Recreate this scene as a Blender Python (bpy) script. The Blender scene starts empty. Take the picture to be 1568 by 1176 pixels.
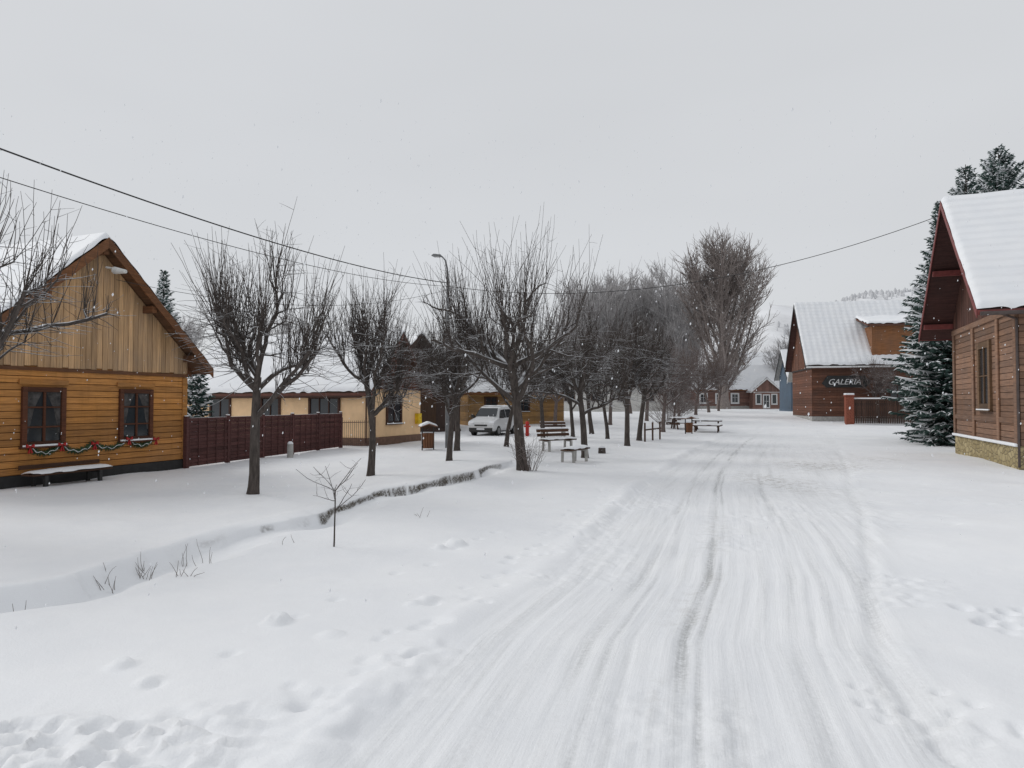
import bpy, math, random
import numpy as np
from mathutils import Vector
SC = bpy.context.scene
COL = SC.collection
R = math.radians

# ------------------------------------------------------------------ noise + terrain
_T = np.random.RandomState(5).rand(8, 256, 256)
def vn(x, y, seed=0):
    x = np.asarray(x, float); y = np.asarray(y, float)
    xi = np.floor(x).astype(int); yi = np.floor(y).astype(int)
    fx = x-xi; fy = y-yi
    fx = fx*fx*(3-2*fx); fy = fy*fy*(3-2*fy)
    t = _T[seed % 8]
    a = t[xi % 256, yi % 256]; b = t[(xi+1) % 256, yi % 256]
    c = t[xi % 256, (yi+1) % 256]; d = t[(xi+1) % 256, (yi+1) % 256]
    return (a*(1-fx)+b*fx)*(1-fy)+(c*(1-fx)+d*fx)*fy
def sm(a, b, x):
    t = np.clip((x-a)/(b-a), 0, 1)
    return t*t*(3-2*t)

YL = [-30, 3.7, 4.42, 5.84, 7.95, 10.56, 16.3, 28.6, 55, 90, 140]
XL = [-5.5, -1.05, -.86, -.47, .35, 1.2, 2.95, 7.5, 18.2, 31, 40]
YW = [-30, 3.5, 5.3, 7.4, 12.8, 20, 28, 60]
WR = [3.6, 3.6, 3.6, 3.8, 4.7, 5.6, 6.2, 7.0]
DITCH = [(-9, 4.6), (-7, 5.9), (-5.3, 7.0), (-4.75, 7.9), (-4.6, 8.8), (-4.2, 10.6), (-3.45, 12.1), (-3.15, 13.5),
         (-2.75, 15.4), (-1.75, 17.3), (-.4, 21.3), (1.3, 27), (2.6, 33)]
def ditch_dist(x, y):
    best = np.full(x.shape, 1e9); side = np.ones(x.shape)
    for (ax, ay), (bx, by) in zip(DITCH[:-1], DITCH[1:]):
        dx, dy = bx-ax, by-ay; L2 = dx*dx+dy*dy
        t = np.clip(((x-ax)*dx+(y-ay)*dy)/L2, 0, 1)
        qx = x-(ax+t*dx); qy = y-(ay+t*dy)
        d = np.sqrt(qx*qx+qy*qy)
        s = np.sign(dx*qy-dy*qx)
        m = d < best
        best = np.where(m, d, best); side = np.where(m, s, side)
    return best*side
_r = random.Random(11)
DENTS = []
for k in range(70):
    yy = _r.uniform(3.6, 16); xx = float(np.interp(yy, YL, XL))-_r.uniform(.15, .8)
    DENTS.append((xx, yy, _r.uniform(.05, .09), -_r.uniform(.02, .04)))
for k in range(26):
    DENTS.append((4.75+_r.uniform(-.55, .55), 6.4+_r.uniform(-.5, .5), _r.uniform(.05, .08), -_r.uniform(.02, .05)))
for k in range(18):
    DENTS.append((_r.uniform(2.3, 3.2), _r.uniform(3.9, 5.0), .05, -.035))
for k in range(9):
    DENTS.append((-2.6+k*.3+_r.uniform(-.1, .1), 4.9+k*.75+_r.uniform(-.2, .2), .065, -.03))
for k in range(24):
    DENTS.append((_r.uniform(6.8, 10.8), _r.uniform(11, 17), .08, -.03))
MOUNDS = [(-2.15, 6.3, .11, .085), (-2.97, 5.25, .09, .05), (-.8, 9.75, .13, .08), (-1.0, 9.5, .08, .05), (-.84, 6.95, .1, .05),
          (-.98, 6.8, .07, .03), (-1.55, 5.9, .1, .03), (-2.6, 4.95, .07, .03), (-1.05, 5.3, .08, .03)]
def terrain(x, y):
    x = np.asarray(x, float); y = np.asarray(y, float)
    z = sm(42, 75, y)*1.0
    u = x-np.interp(y, YL, XL)
    wr = np.interp(y, YW, WR)
    near = 1-sm(30, 60, y)
    m = sm(-.12, .22, u)*(1-sm(wr-.2, wr+.5, u))
    off = 1-m
    z = z+(vn(x/5, y/5, 1)-.5)*.14+(vn(x/1.6+9, y/1.6, 2)-.5)*.08*off+(vn(x/.45, y/.45, 3)-.5)*.018*off+(vn(x/.13, y/.13, 4)-.5)*.006*off
    z = z-.05*m*near
    bn = vn(u/.5, y/.9, 4)
    z = z+near*.06*np.exp(-((u+.14+.16*(vn(y/1.3, 0*y, 5)-.5))/.19)**2)*(.2+1.2*bn)
    z = z+near*.05*np.exp(-((u-wr)/.25)**2)*(.3+bn)
    z = z+near*(vn(x/.09, y/.09, 6)-.5)*.05*np.exp(-((u+.1)/.4)**2)*sm(.35, .7, vn(x/.6, y/.6, 7))
    z = z+near*(vn(x/.10, y/.10, 1)-.5)*.05*np.exp(-((u-wr-.2)/.5)**2)*sm(.4, .7, vn(x/.7, y/.7, 0))
    ua = u+.035*(y-8)*sm(4, 20, y)*.5
    s1 = vn(u/.06+40, y/1.8, 0); s2 = vn(u/.17+7, y/4, 1); s3 = vn(ua/.5, y/7, 2); s4 = vn(ua/.05+11, y/1.1, 3)
    z = z+m*near*((s1-.5)*.010+(s2-.5)*.014+(s3-.5)*.016+(s4-.5)*.008)
    wear = m*(.16*sm(.5, .95, s2)+.15*sm(.55, 1, s1)+.12*sm(.6, 1, s4))*near
    wob = .34*(vn(y/7, 0*y+3, 3)-.5)
    for o, w, dp, st, cr in [(.42, .05, .007, .12, 0), (1.08, .06, .016, .4, .2), (1.26, .03, .012, .3, 0), (1.40, .03, .009, .2, -.4), (1.84, .055, .022, .95, 0), (1.97, .025, .012, .7, 0),
                         (2.3, .05, .008, .15, .8), (2.78, .06, .013, .3, .3), (2.95, .03, .01, .25, 0), (3.15, .05, .01, .15, -.8), (3.5, .06, .01, .2, -.3), (.8, .04, .007, .1, 1.)]:
        cc = u-o-wob*(.4+o*.2)-cr*.045*(y-7)*(y < 30)
        g = np.exp(-(cc/w)**2)
        q = sm(.15, .75, vn(y/1.3+o*9, u*0+o, 4))
        z = z-dp*g*m*near*(.35+.65*q)
        z = z+.4*dp*np.exp(-((cc-w*1.9)/(w*.7))**2)*m*near*q
        wear = wear+g*m*st*(.25+.9*q)*near
    ur = u-wr+.1
    g = np.exp(-(ur/.10)**2)*near
    z = z-.035*g
    wear = wear+.22*g
    pt = sm(.5, .72, vn(x/1.1+3, y/2.0, 5))*m*near
    z = z+pt*((vn(x/.07, y/.07, 2)-.5)*.026+(vn(x/.16, y/.2, 3)-.5)*.024)
    lm = sm(-3.9, -2.9, x)*(1-sm(-1.75, -1.3, x))*(1-sm(4.1, 4.75, y))
    lu = np.abs(vn(x/.19, y/.19, 0)-.5)*1.1+np.abs(vn(x/.09, y/.09, 1)-.5)*.6+vn(x/.05, y/.05, 5)*.12
    z = z+lm*(.5-lu)*.19*sm(.2, .5, vn(x/.5, y/.5, 2))
    for cx, cy, r, h in MOUNDS+DENTS:
        dd = ((x-cx)**2+(y-cy)**2)/(r*r)
        z = z+h*np.exp(-dd*dd*.8)*(1+.5*(vn(x/.05, y/.05, 2)-.5))
    d = ditch_dist(x, y)
    d = d+.34*(vn(x/.9, y/.9, 6)-.5)+.14*(vn(x/.28, y/.28, 7)-.5)
    fade = 1-sm(20, 25, y)
    sharp = sm(9.0, 11.5, y)
    chA = sm(-.8, -.12, d)*(1-sm(.10, .17, d))
    chB = sm(-.75, -.05, d)*(1-sm(.12, .42, d))
    dv = .45+.55*sm(.3, .6, vn(x/1.5, y/1.5, 1))
    z = z+fade*(-(.21*dv*chA)*sharp-.24*chB*(1-sharp))
    z = z+fade*.07*np.exp(-((d-.45)/.35)**2)
    soil = fade*sm(.085, .11, d)*(1-sm(.15, .175, d))*sm(.38, .50, vn(x/.55, y/.55, 3)+.10*sm(11, 13, y))*sharp
    soil = soil+.9*fade*(1-sharp)*np.exp(-((d-.2)/.05)**2)*sm(.60, .70, vn(x/.7+5, y/.7, 3))*sm(6.5, 7.5, y)
    grav = np.exp(-(((x-9.9)/1.3)**2+((y-22.3)/2.2)**2))+.8*np.exp(-(((x-6.9)/.8)**2+((y-17.9)/2.0)**2))+.5*np.exp(-(((x-12.6)/.9)**2+((y-24)/1.4)**2))
    grav = grav+.3*np.exp(-(((u-1.9)/.2)**2))*m*near*(1-sm(10, 16, y))*sm(.4, .7, vn(y/.8, u*3, 1))
    return z, np.clip(wear, 0, 1), np.clip(soil, 0, 1), np.clip(grav, 0, 1), u, m*near
def gz(x, y):
    return float(terrain(np.array([x]), np.array([y]))[0][0])

# ------------------------------------------------------------------ materials
class NT:
    def __init__(s, name):
        s.m = bpy.data.materials.new(name); s.m.use_nodes = True
        s.t = s.m.node_tree; s.b = s.t.nodes["Principled BSDF"]
    def n(s, typ, **kw):
        o = s.t.nodes.new(typ)
        for k, v in kw.items(): setattr(o, k, v)
        return o
    def l(s, a, b): s.t.links.new(a, b)
    def noise(s, scale, vec=None, detail=3, rough=.6):
        o = s.n("ShaderNodeTexNoise"); o.inputs["Scale"].default_value = scale
        o.inputs["Detail"].default_value = detail; o.inputs["Roughness"].default_value = rough
        if vec is not None: s.l(vec, o.inputs["Vector"])
        return o.outputs["Fac"]
    def coord(s, sc=(1, 1, 1)):
        tc = s.n("ShaderNodeTexCoord"); mp = s.n("ShaderNodeMapping")
        mp.inputs["Scale"].default_value = sc
        s.l(tc.outputs["Object"], mp.inputs["Vector"]); return mp.outputs["Vector"]
    def mr(s, v, a, b, c=0., d=1.):
        o = s.n("ShaderNodeMapRange"); s.l(v, o.inputs[0])
        for i, q in enumerate((a, b, c, d)): o.inputs[i+1].default_value = q
        return o.outputs[0]
    def math(s, op, a, b):
        o = s.n("ShaderNodeMath", operation=op)
        for i, q in enumerate((a, b)):
            if isinstance(q, (int, float)): o.inputs[i].default_value = q
            else: s.l(q, o.inputs[i])
        return o.outputs[0]
    def mix(s, f, a, b, blend='MIX'):
        o = s.n("ShaderNodeMix", data_type='RGBA', blend_type=blend)
        for i, q in ((0, f), (6, a), (7, b)):
            if isinstance(q, (int, float)): o.inputs[i].default_value = q
            elif isinstance(q, tuple): o.inputs[i].default_value = (*q, 1)
            else: s.l(q, o.inputs[i])
        return o.outputs[2]
    def bump(s, h, strength, dist=.02):
        o = s.n("ShaderNodeBump"); o.inputs["Strength"].default_value = strength
        o.inputs["Distance"].default_value = dist; s.l(h, o.inputs["Height"])
        s.l(o.outputs[0], s.b.inputs["Normal"])
    def done(s, col, rough=.7, spec=.3):
        if isinstance(col, tuple): s.b.inputs["Base Color"].default_value = (*col, 1)
        else: s.l(col, s.b.inputs["Base Color"])
        s.b.inputs["Roughness"].default_value = rough
        s.b.inputs["Specular IOR Level"].default_value = spec
        return s.m
def simple(name, col, rough=.6, spec=.4, var=.25, scale=6):
    m = NT(name); v = m.coord()
    f = m.mr(m.noise(scale, v), .3, .7, 1-var, 1+var*.6)
    c = m.mix(1., col, f, 'MULTIPLY')
    return m.done(c, rough, spec)
def wood(name, col, vertical=False, rough=.75, isl=.35, weather=.3):
    m = NT(name)
    v = m.coord((28, 28, 1.2) if vertical else (1.5, 1.5, 26))
    g = m.mr(m.noise(1.0, v, 4, .65), .3, .7, .6, 1.2)
    geo = m.n("ShaderNodeNewGeometry")
    r = m.mr(geo.outputs["Random Per Island"], 0, 1, 1-isl, 1+isl*.7)
    big = m.mr(m.noise(.8, m.coord()), .35, .7, 0, weather)
    c = m.mix(1., col, g, 'MULTIPLY'); c = m.mix(1., c, r, 'MULTIPLY')
    grey = tuple(.6*sum(col)/3 for _ in range(3))
    c = m.mix(big, c, grey)
    st = m.mr(m.noise(1.0, m.coord((7, 7, .5)), 5, .7), .5, .7, 0, .3)
    c = m.mix(st, c, tuple(q*.4 for q in col))
    m.bump(m.noise(1.0, v, 4, .65), .5, .006)
    return m.done(c, rough, .2)
def snowmat(name):
    m = NT(name); v = m.coord()
    n1 = m.noise(1.3, v, 4); n2 = m.noise(30, v, 4, .7)
    c = m.mix(m.mr(n1, .3, .7), (.80, .82, .85), (.86, .87, .885))
    m.bump(n2, .3, .01)
    return m.done(c, .65, .25)
def bark(name, col, snow=.95, lo=.4, hi=.75):
    m = NT(name); v = m.coord((9, 9, 2))
    g = m.mr(m.noise(2., v, 4), .3, .7, .55, 1.4)
    c = m.mix(1., col, g, 'MULTIPLY')
    geo = m.n("ShaderNodeNewGeometry"); sx = m.n("ShaderNodeSeparateXYZ"); m.l(geo.outputs["Normal"], sx.inputs[0])
    f = m.mr(sx.outputs[2], lo, hi)
    f = m.math('MULTIPLY', f, m.mr(m.noise(2.5, m.coord(), 2), .36, .5, 0, snow))
    c = m.mix(f, c, (.8, .82, .85))
    m.bump(m.noise(2., v, 4), .6, .01)
    return m.done(c, .85, .15)
SNOW = snowmat("snow")
def ground_mat():
    m = NT("snow_ground"); v = m.coord()
    def at(n):
        a = m.n("ShaderNodeAttribute"); a.attribute_name = n; return a.outputs["Fac"]
    n1 = m.noise(.5, v, 5); n2 = m.noise(22, v, 5, .7); n3 = m.noise(70, v, 3)
    c = m.mix(m.mr(n1, .35, .65), (.80, .815, .84), (.855, .865, .88))
    sp = m.n("ShaderNodeSeparateXYZ"); m.l(v, sp.inputs[0])
    cb = m.n("ShaderNodeCombineXYZ"); m.l(m.math('MULTIPLY', at("roadu"), 24.), cb.inputs[0]); m.l(m.math('MULTIPLY', sp.outputs[1], .9), cb.inputs[1])
    sn = m.noise(1., cb.outputs[0], 6, .7)
    cb2 = m.n("ShaderNodeCombineXYZ"); m.l(m.math('MULTIPLY', at("roadu"), 7.), cb2.inputs[0]); m.l(m.math('MULTIPLY', sp.outputs[1], .22), cb2.inputs[1])
    sn2 = m.noise(1., cb2.outputs[0], 5, .7)
    rm = at("roadm")
    stv = m.math('MULTIPLY', rm, m.math('ADD', m.mr(sn, .5, .72, 0, .24), m.mr(sn2, .52, .72, 0, .2)))
    c = m.mix(stv, c, (.64, .65, .66))
    w = m.math('MULTIPLY', at("wear"), m.mr(m.math('ADD', m.math('MULTIPLY', n2, .5), m.math('MULTIPLY', sn, .5)), .38, .6, .15, 1.2))
    c = m.mix(w, c, (.46, .47, .475))
    g = m.math('MULTIPLY', at("gravel"), m.mr(m.math('ADD', m.noise(5, v, 6, .8), m.math('MULTIPLY', n3, .25)), .60, .72, 0, .8))
    c = m.mix(g, c, (.30, .28, .24))
    s = m.math('MULTIPLY', at("soil"), m.mr(n2, .35, .5, .3, 1))
    c = m.mix(s, c, m.mix(n2, (.03, .026, .02), (.10, .08, .055)))
    h = m.math('ADD', m.math('MULTIPLY', n2, .7), m.math('MULTIPLY', n3, .4))
    h = m.math('ADD', h, m.math('MULTIPLY', m.math('MULTIPLY', sn, rm), 1.2))
    m.bump(h, .5, .014)
    return m.done(c, .6, .25)
GLASS = NT("window_glass"); GLASS = GLASS.done((.025, .03, .035), .08, .6)
DARK = simple("dark_paint", (.03, .03, .03), .6)
METAL = simple("grey_metal", (.20, .205, .21), .5, .5)
CONC = simple("concrete", (.42, .41, .39), .85)

# ------------------------------------------------------------------ mesh helpers
def empty(name, loc=(0, 0, 0), rz=0):
    e = bpy.data.objects.new(name, None); COL.objects.link(e)
    e.location = loc; e.rotation_euler = (0, 0, R(rz)); e.empty_display_size = .3
    return e
def mk(name, me, parent=None, loc=(0, 0, 0), rot=(0, 0, 0)):
    o = bpy.data.objects.new(name, me); COL.objects.link(o)
    o.location = loc; o.rotation_euler = rot
    if parent: o.parent = parent
    return o
class MB:
    def __init__(s, *mats): s.v = []; s.f = []; s.mi = []; s.mats = list(mats)
    def poly(s, pts, m=0):
        k = len(s.v); s.v += [tuple(p) for p in pts]; s.f.append(tuple(range(k, k+len(pts)))); s.mi.append(m)
    def box(s, x0, x1, y0, y1, z0, z1, m=0):
        k = len(s.v)
        s.v += [(x0, y0, z0), (x1, y0, z0), (x1, y1, z0), (x0, y1, z0), (x0, y0, z1), (x1, y0, z1), (x1, y1, z1), (x0, y1, z1)]
        for f in ((3, 2, 1, 0), (4, 5, 6, 7), (0, 1, 5, 4), (1, 2, 6, 5), (2, 3, 7, 6), (3, 0, 4, 7)):
            s.f.append(tuple(k+i for i in f)); s.mi.append(m)
    def extr(s, poly, a, b, axis='y', m=0):
        def P(p, t):
            return {'y': (p[0], t, p[1]), 'x': (t, p[0], p[1]), 'z': (p[0], p[1], t)}[axis]
        k = len(s.v); n = len(poly)
        s.v += [P(p, a) for p in poly]+[P(p, b) for p in poly]
        s.f.append(tuple(range(k, k+n))); s.mi.append(m)
        s.f.append(tuple(range(k+2*n-1, k+n-1, -1))); s.mi.append(m)
        for i in range(n):
            j = (i+1) % n; s.f.append((k+i, k+n+i, k+n+j, k+j)); s.mi.append(m)
    def cyl(s, p0, p1, r0, r1=None, n=10, m=0):
        r1 = r0 if r1 is None else r1
        p0 = Vector(p0); p1 = Vector(p1); t = (p1-p0).normalized()
        ref = Vector((0, 0, 1)) if abs(t.z) < .9 else Vector((1, 0, 0))
        u = t.cross(ref).normalized(); w = t.cross(u); k = len(s.v)
        for p, r in ((p0, r0), (p1, r1)):
            for i in range(n):
                a = 2*math.pi*i/n; s.v.append(tuple(p+u*math.cos(a)*r+w*math.sin(a)*r))
        s.f.append(tuple(range(k, k+n))); s.mi.append(m)
        s.f.append(tuple(range(k+2*n-1, k+n-1, -1))); s.mi.append(m)
        for i in range(n):
            j = (i+1) % n; s.f.append((k+i, k+n+i, k+n+j, k+j)); s.mi.append(m)
    def obj(s, name, parent=None, loc=(0, 0, 0), rot=(0, 0, 0), bevel=0, smooth=False, seg=2):
        me = bpy.data.meshes.new(name); me.from_pydata(s.v, [], s.f)
        for mt in s.mats: me.materials.append(mt)
        me.polygons.foreach_set("material_index", s.mi)
        if smooth: me.polygons.foreach_set("use_smooth", [True]*len(s.f))
        me.update()
        import bmesh
        bm = bmesh.new(); bm.from_mesh(me); bmesh.ops.recalc_face_normals(bm, faces=bm.faces); bm.to_mesh(me); bm.free()
        o = mk(name, me, parent, loc, rot)
        if bevel:
            b = o.modifiers.new("bevel", 'BEVEL'); b.width = bevel; b.segments = seg; b.limit_method = 'ANGLE'
        return o
def gridmesh(name, X, Y, Z, mat, smooth=True):
    ny, nx = X.shape
    me = bpy.data.meshes.new(name)
    co = np.stack([X, Y, Z], -1).reshape(-1, 3).astype(np.float32)
    i = np.arange((ny-1)*(nx-1)); r = i//(nx-1); c = i % (nx-1); a = r*nx+c
    f = np.stack([a, a+1, a+nx+1, a+nx], -1).astype(np.int32)
    setmesh(me, co, f); me.materials.append(mat)
    if smooth: me.polygons.foreach_set("use_smooth", np.ones(len(f), bool))
    me.update(); return me
def setmesh(me, co, f):
    me.vertices.add(len(co)); me.vertices.foreach_set("co", np.asarray(co, np.float32).ravel())
    me.loops.add(f.size); me.loops.foreach_set("vertex_index", f.astype(np.int32).ravel())
    me.polygons.add(len(f)); me.polygons.foreach_set("loop_start", np.arange(0, f.size, f.shape[1], dtype=np.int32))
    me.polygons.foreach_set("loop_total", np.full(len(f), f.shape[1], np.int32))
    me.update(calc_edges=True)
class Tubes:
    def __init__(s): s.v = []; s.f = []; s.k = 0
    def add(s, pts, rad, n=4):
        p = np.asarray(pts, float); k = len(p); rad = np.asarray(rad, float)
        t = np.empty_like(p); t[1:-1] = p[2:]-p[:-2]; t[0] = p[1]-p[0]; t[-1] = p[-1]-p[-2]
        m = np.abs(p[-1]-p[0]); ref = np.zeros(3); ref[int(np.argmin(m))] = 1
        u = np.cross(t, ref); u /= np.linalg.norm(u, axis=1)[:, None]+1e-9
        w = np.cross(t, u); w /= np.linalg.norm(w, axis=1)[:, None]+1e-9
        a = np.arange(n)*2*math.pi/n+.4
        ring = p[:, None]+rad[:, None, None]*(np.cos(a)[None, :, None]*u[:, None]+np.sin(a)[None, :, None]*w[:, None])
        s.v.append(ring.reshape(-1, 3))
        i = np.arange(k-1)[:, None]*n; j = np.arange(n)[None]; j2 = (j+1) % n
        f = np.stack([i+j, i+j2, i+n+j2, i+n+j], -1).reshape(-1, 4)+s.k
        s.f.append(f); s.k += k*n
    def mesh(s, name, mat, smooth=False):
        me = bpy.data.meshes.new(name); f = np.concatenate(s.f)
        setmesh(me, np.concatenate(s.v), f)
        me.materials.append(mat)
        if smooth: me.polygons.foreach_set("use_smooth", np.ones(len(f), bool))
        return me
def unit(v):
    l = math.sqrt(v[0]**2+v[1]**2+v[2]**2)+1e-9; return (v[0]/l, v[1]/l, v[2]/l)
def grow(rg, p, d, L, n, wig, up):
    pts = [p]; s = L/n
    for _ in range(n):
        d = unit((d[0]+rg.gauss(0, wig), d[1]+rg.gauss(0, wig), d[2]+rg.gauss(0, wig)+up))
        p = (p[0]+d[0]*s, p[1]+d[1]*s, p[2]+d[2]*s); pts.append(p)
    return pts
def lin(a, b, n): return [a+(b-a)*i/(n-1) for i in range(n)]

# ------------------------------------------------------------------ trees
BARK = bark("bark_linden", (.08, .067, .06))
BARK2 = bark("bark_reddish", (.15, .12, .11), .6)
BARKF = bark("bark_far", (.24, .205, .19), .3)  # large lime: bark colour lightened to paint in distance haze
BARKH = bark("bark_haze", (.42, .405, .405), .3)  # background trees: air haze painted as a paler, greyer bark colour
def pollard(seed, H, Rc, th, r0, nl=8, lean=(0, 0), dens=1., name="t", spread=0., mat=BARK, sl=1., lead=.6, droop=1.):
    rg = random.Random(seed); T = Tubes()
    tr = grow(rg, (0, 0, -.15), unit((lean[0], lean[1], 1)), th*1.12+.15, 9, .035, .03)
    T.add(tr, [r0*1.45, r0*1.12]+lin(r0*1.02, r0*.72, 8), 10)
    heads = []; shoots = []
    for i in range(nl+1):
        az = i*2.4+rg.uniform(-.4, .4)
        if i == 0: el = R(80); st = tr[-1]; L = (H-th)*lead
        else:
            el = R(rg.uniform(28, 66)-spread*12); st = tr[rg.choice([6, 7, 8, 9, 9])]; L = Rc*rg.uniform(.75, 1.1)/max(.45, math.cos(el))*.85
            L = min(L, (H-th)*.8)
        d = (math.cos(az)*math.cos(el), math.sin(az)*math.cos(el), math.sin(el))
        lb = grow(rg, st, d, L, 8, .15, .055-.03*spread)
        T.add(lb, lin(r0*.55, r0*.24, 9), 7)
        heads.append((lb[-1], r0*.26))
        for j in range(2, 9):
            for _ in range(rg.choice([0, 1, 1, 2])):
                a2 = az+rg.uniform(-1.5, 1.5); e2 = R(rg.uniform(0, 75))
                d2 = (math.cos(a2)*math.cos(e2), math.sin(a2)*math.cos(e2), math.sin(e2))
                L2 = rg.uniform(.35, .95)*Rc*.42*(1.25-j*.05)
                b = grow(rg, lb[j], d2, L2, 5, .2, .09)
                T.add(b, lin(r0*.24, r0*.12, 6), 5)
                heads.append((b[-1], r0*.15))
                shoots += [(b[q], .7) for q in (2, 3, 4)]
            shoots += [(lb[j], 1.)]*2
    def shoot(p, k, down=False):
        ox, oy = p[0]-tr[-1][0], p[1]-tr[-1][1]; o = math.hypot(ox, oy)+1e-3
        rr = min(1.2, o/Rc)
        if down: d = (ox/o*.9+rg.gauss(0, .5), oy/o*.9+rg.gauss(0, .5), rg.uniform(-.3, .35)); L = rg.uniform(.35, 1.0)*(.7+.3*sl); up = -.02
        else: d = (ox/o*.28*rr+rg.gauss(0, .22), oy/o*.28*rr+rg.gauss(0, .22), 1); L = rg.uniform(.5, 1.3)*k*sl; up = .03
        top = H*(1-.25*rr*rr)
        L = max(.3, min(L*1.25, top-p[2]+rg.uniform(-.6, .45)))
        s = grow(rg, p, unit(d), L, 5, .085, up)
        T.add(s, lin(.0095, .0034, 6), 3)
        for _ in range(rg.choice([1, 1, 2])):
            q = s[rg.randint(1, 4)]
            e = grow(rg, q, unit((rg.gauss(0, 1), rg.gauss(0, 1), rg.uniform(.1, 1.2))), rg.uniform(.15, .45), 3, .15, .05)
            T.add(e, lin(.0052, .0025, 4), 3)
    for p, r in heads:
        T.add([(p[0], p[1], p[2]-r), p, (p[0], p[1], p[2]+r*.9)], [r*.6, r*1.25, r*.3], 6)
        for _ in range(int(4.2*dens+rg.random())): shoot(p, 1.15)
        if rg.random() < .7*droop: shoot(p, 1, True)
        if rg.random() < .4*droop: shoot(p, 1, True)
    for p, k in shoots:
        if rg.random() < .6*dens: shoot(p, k)
        if rg.random() < .35*droop: shoot(p, k, True)
    return T.mesh(name, mat)
def broad(seed, H, Rc, r0, name, mat, n=(9, 9, 7, 4), tw=.028, low=.12, hi=.5, pk=1.1):
    rg = random.Random(seed); T = Tubes()
    tr = grow(rg, (0, 0, -.3), (0, 0, 1), H*.93, 12, .02, .05)
    T.add(tr, [r0*1.5]+lin(r0, r0*.1, 12), 10)
    def inside(p):
        t = p[2]/H
        return math.hypot(p[0], p[1]) < Rc*1.02*(math.sin(min(1, max(0, t))**pk*math.pi)**.5+.08) and t < 1
    for i in range(n[0]):
        f = low+(hi-low)*i/n[0]; st = tr[max(1, int(f*12/.93))]; az = i*2.4+rg.uniform(-.3, .3); el = R(rg.uniform(52, 72))
        L = min(H*(1.-f)*rg.uniform(.75, .95), Rc*1.05/math.cos(el))
        d = (math.cos(az)*math.cos(el), math.sin(az)*math.cos(el), math.sin(el))
        b = grow(rg, st, d, L, 10, .06, .045); T.add(b, lin(r0*.36, r0*.06, 11), 6)
        for j in range(n[1]):
            p = b[2+int(9*j/n[1])]; a2 = az+rg.uniform(-1.7, 1.7); e2 = R(rg.uniform(20, 75))
            if math.hypot(p[0], p[1]) > Rc: continue
            d2 = (math.cos(a2)*math.cos(e2), math.sin(a2)*math.cos(e2), math.sin(e2))
            c = grow(rg, p, d2, H*rg.uniform(.10, .2), 7, .08, .07); T.add(c, lin(r0*.11, r0*.035, 8), 4)
            for k in range(n[2]):
                p = c[1+int(6.99*k/n[2])]; a3 = a2+rg.uniform(-1.8, 1.8); e3 = R(rg.uniform(5, 80))
                d3 = (math.cos(a3)*math.cos(e3), math.sin(a3)*math.cos(e3), math.sin(e3))
                q = grow(rg, p, d3, H*rg.uniform(.05, .12), 5, .1, .07)
                if not inside(q[2]): continue
                T.add(q, lin(r0*.04+tw*.5, tw*.8, 6), 3)
                for m_ in range(n[3]):
                    t = grow(rg, q[rg.randint(1, 5)], unit((d3[0]+rg.gauss(0, .6), d3[1]+rg.gauss(0, .6), d3[2]+rg.uniform(0, .8))), H*rg.uniform(.03, .07), 3, .12, .06)
                    T.add(t, lin(tw, tw*.4, 4), 3)
    return T.mesh(name, mat)
def needle_mat(name, col):
    m = NT(name); geo = m.n("ShaderNodeNewGeometry")
    r = m.mr(geo.outputs["Random Per Island"], 0, 1, .55, 1.5)
    c = m.mix(1., col, r, 'MULTIPLY')
    return m.done(c, .7, .2)
NEED = needle_mat("spruce_needles", (.05, .085, .075))
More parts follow.
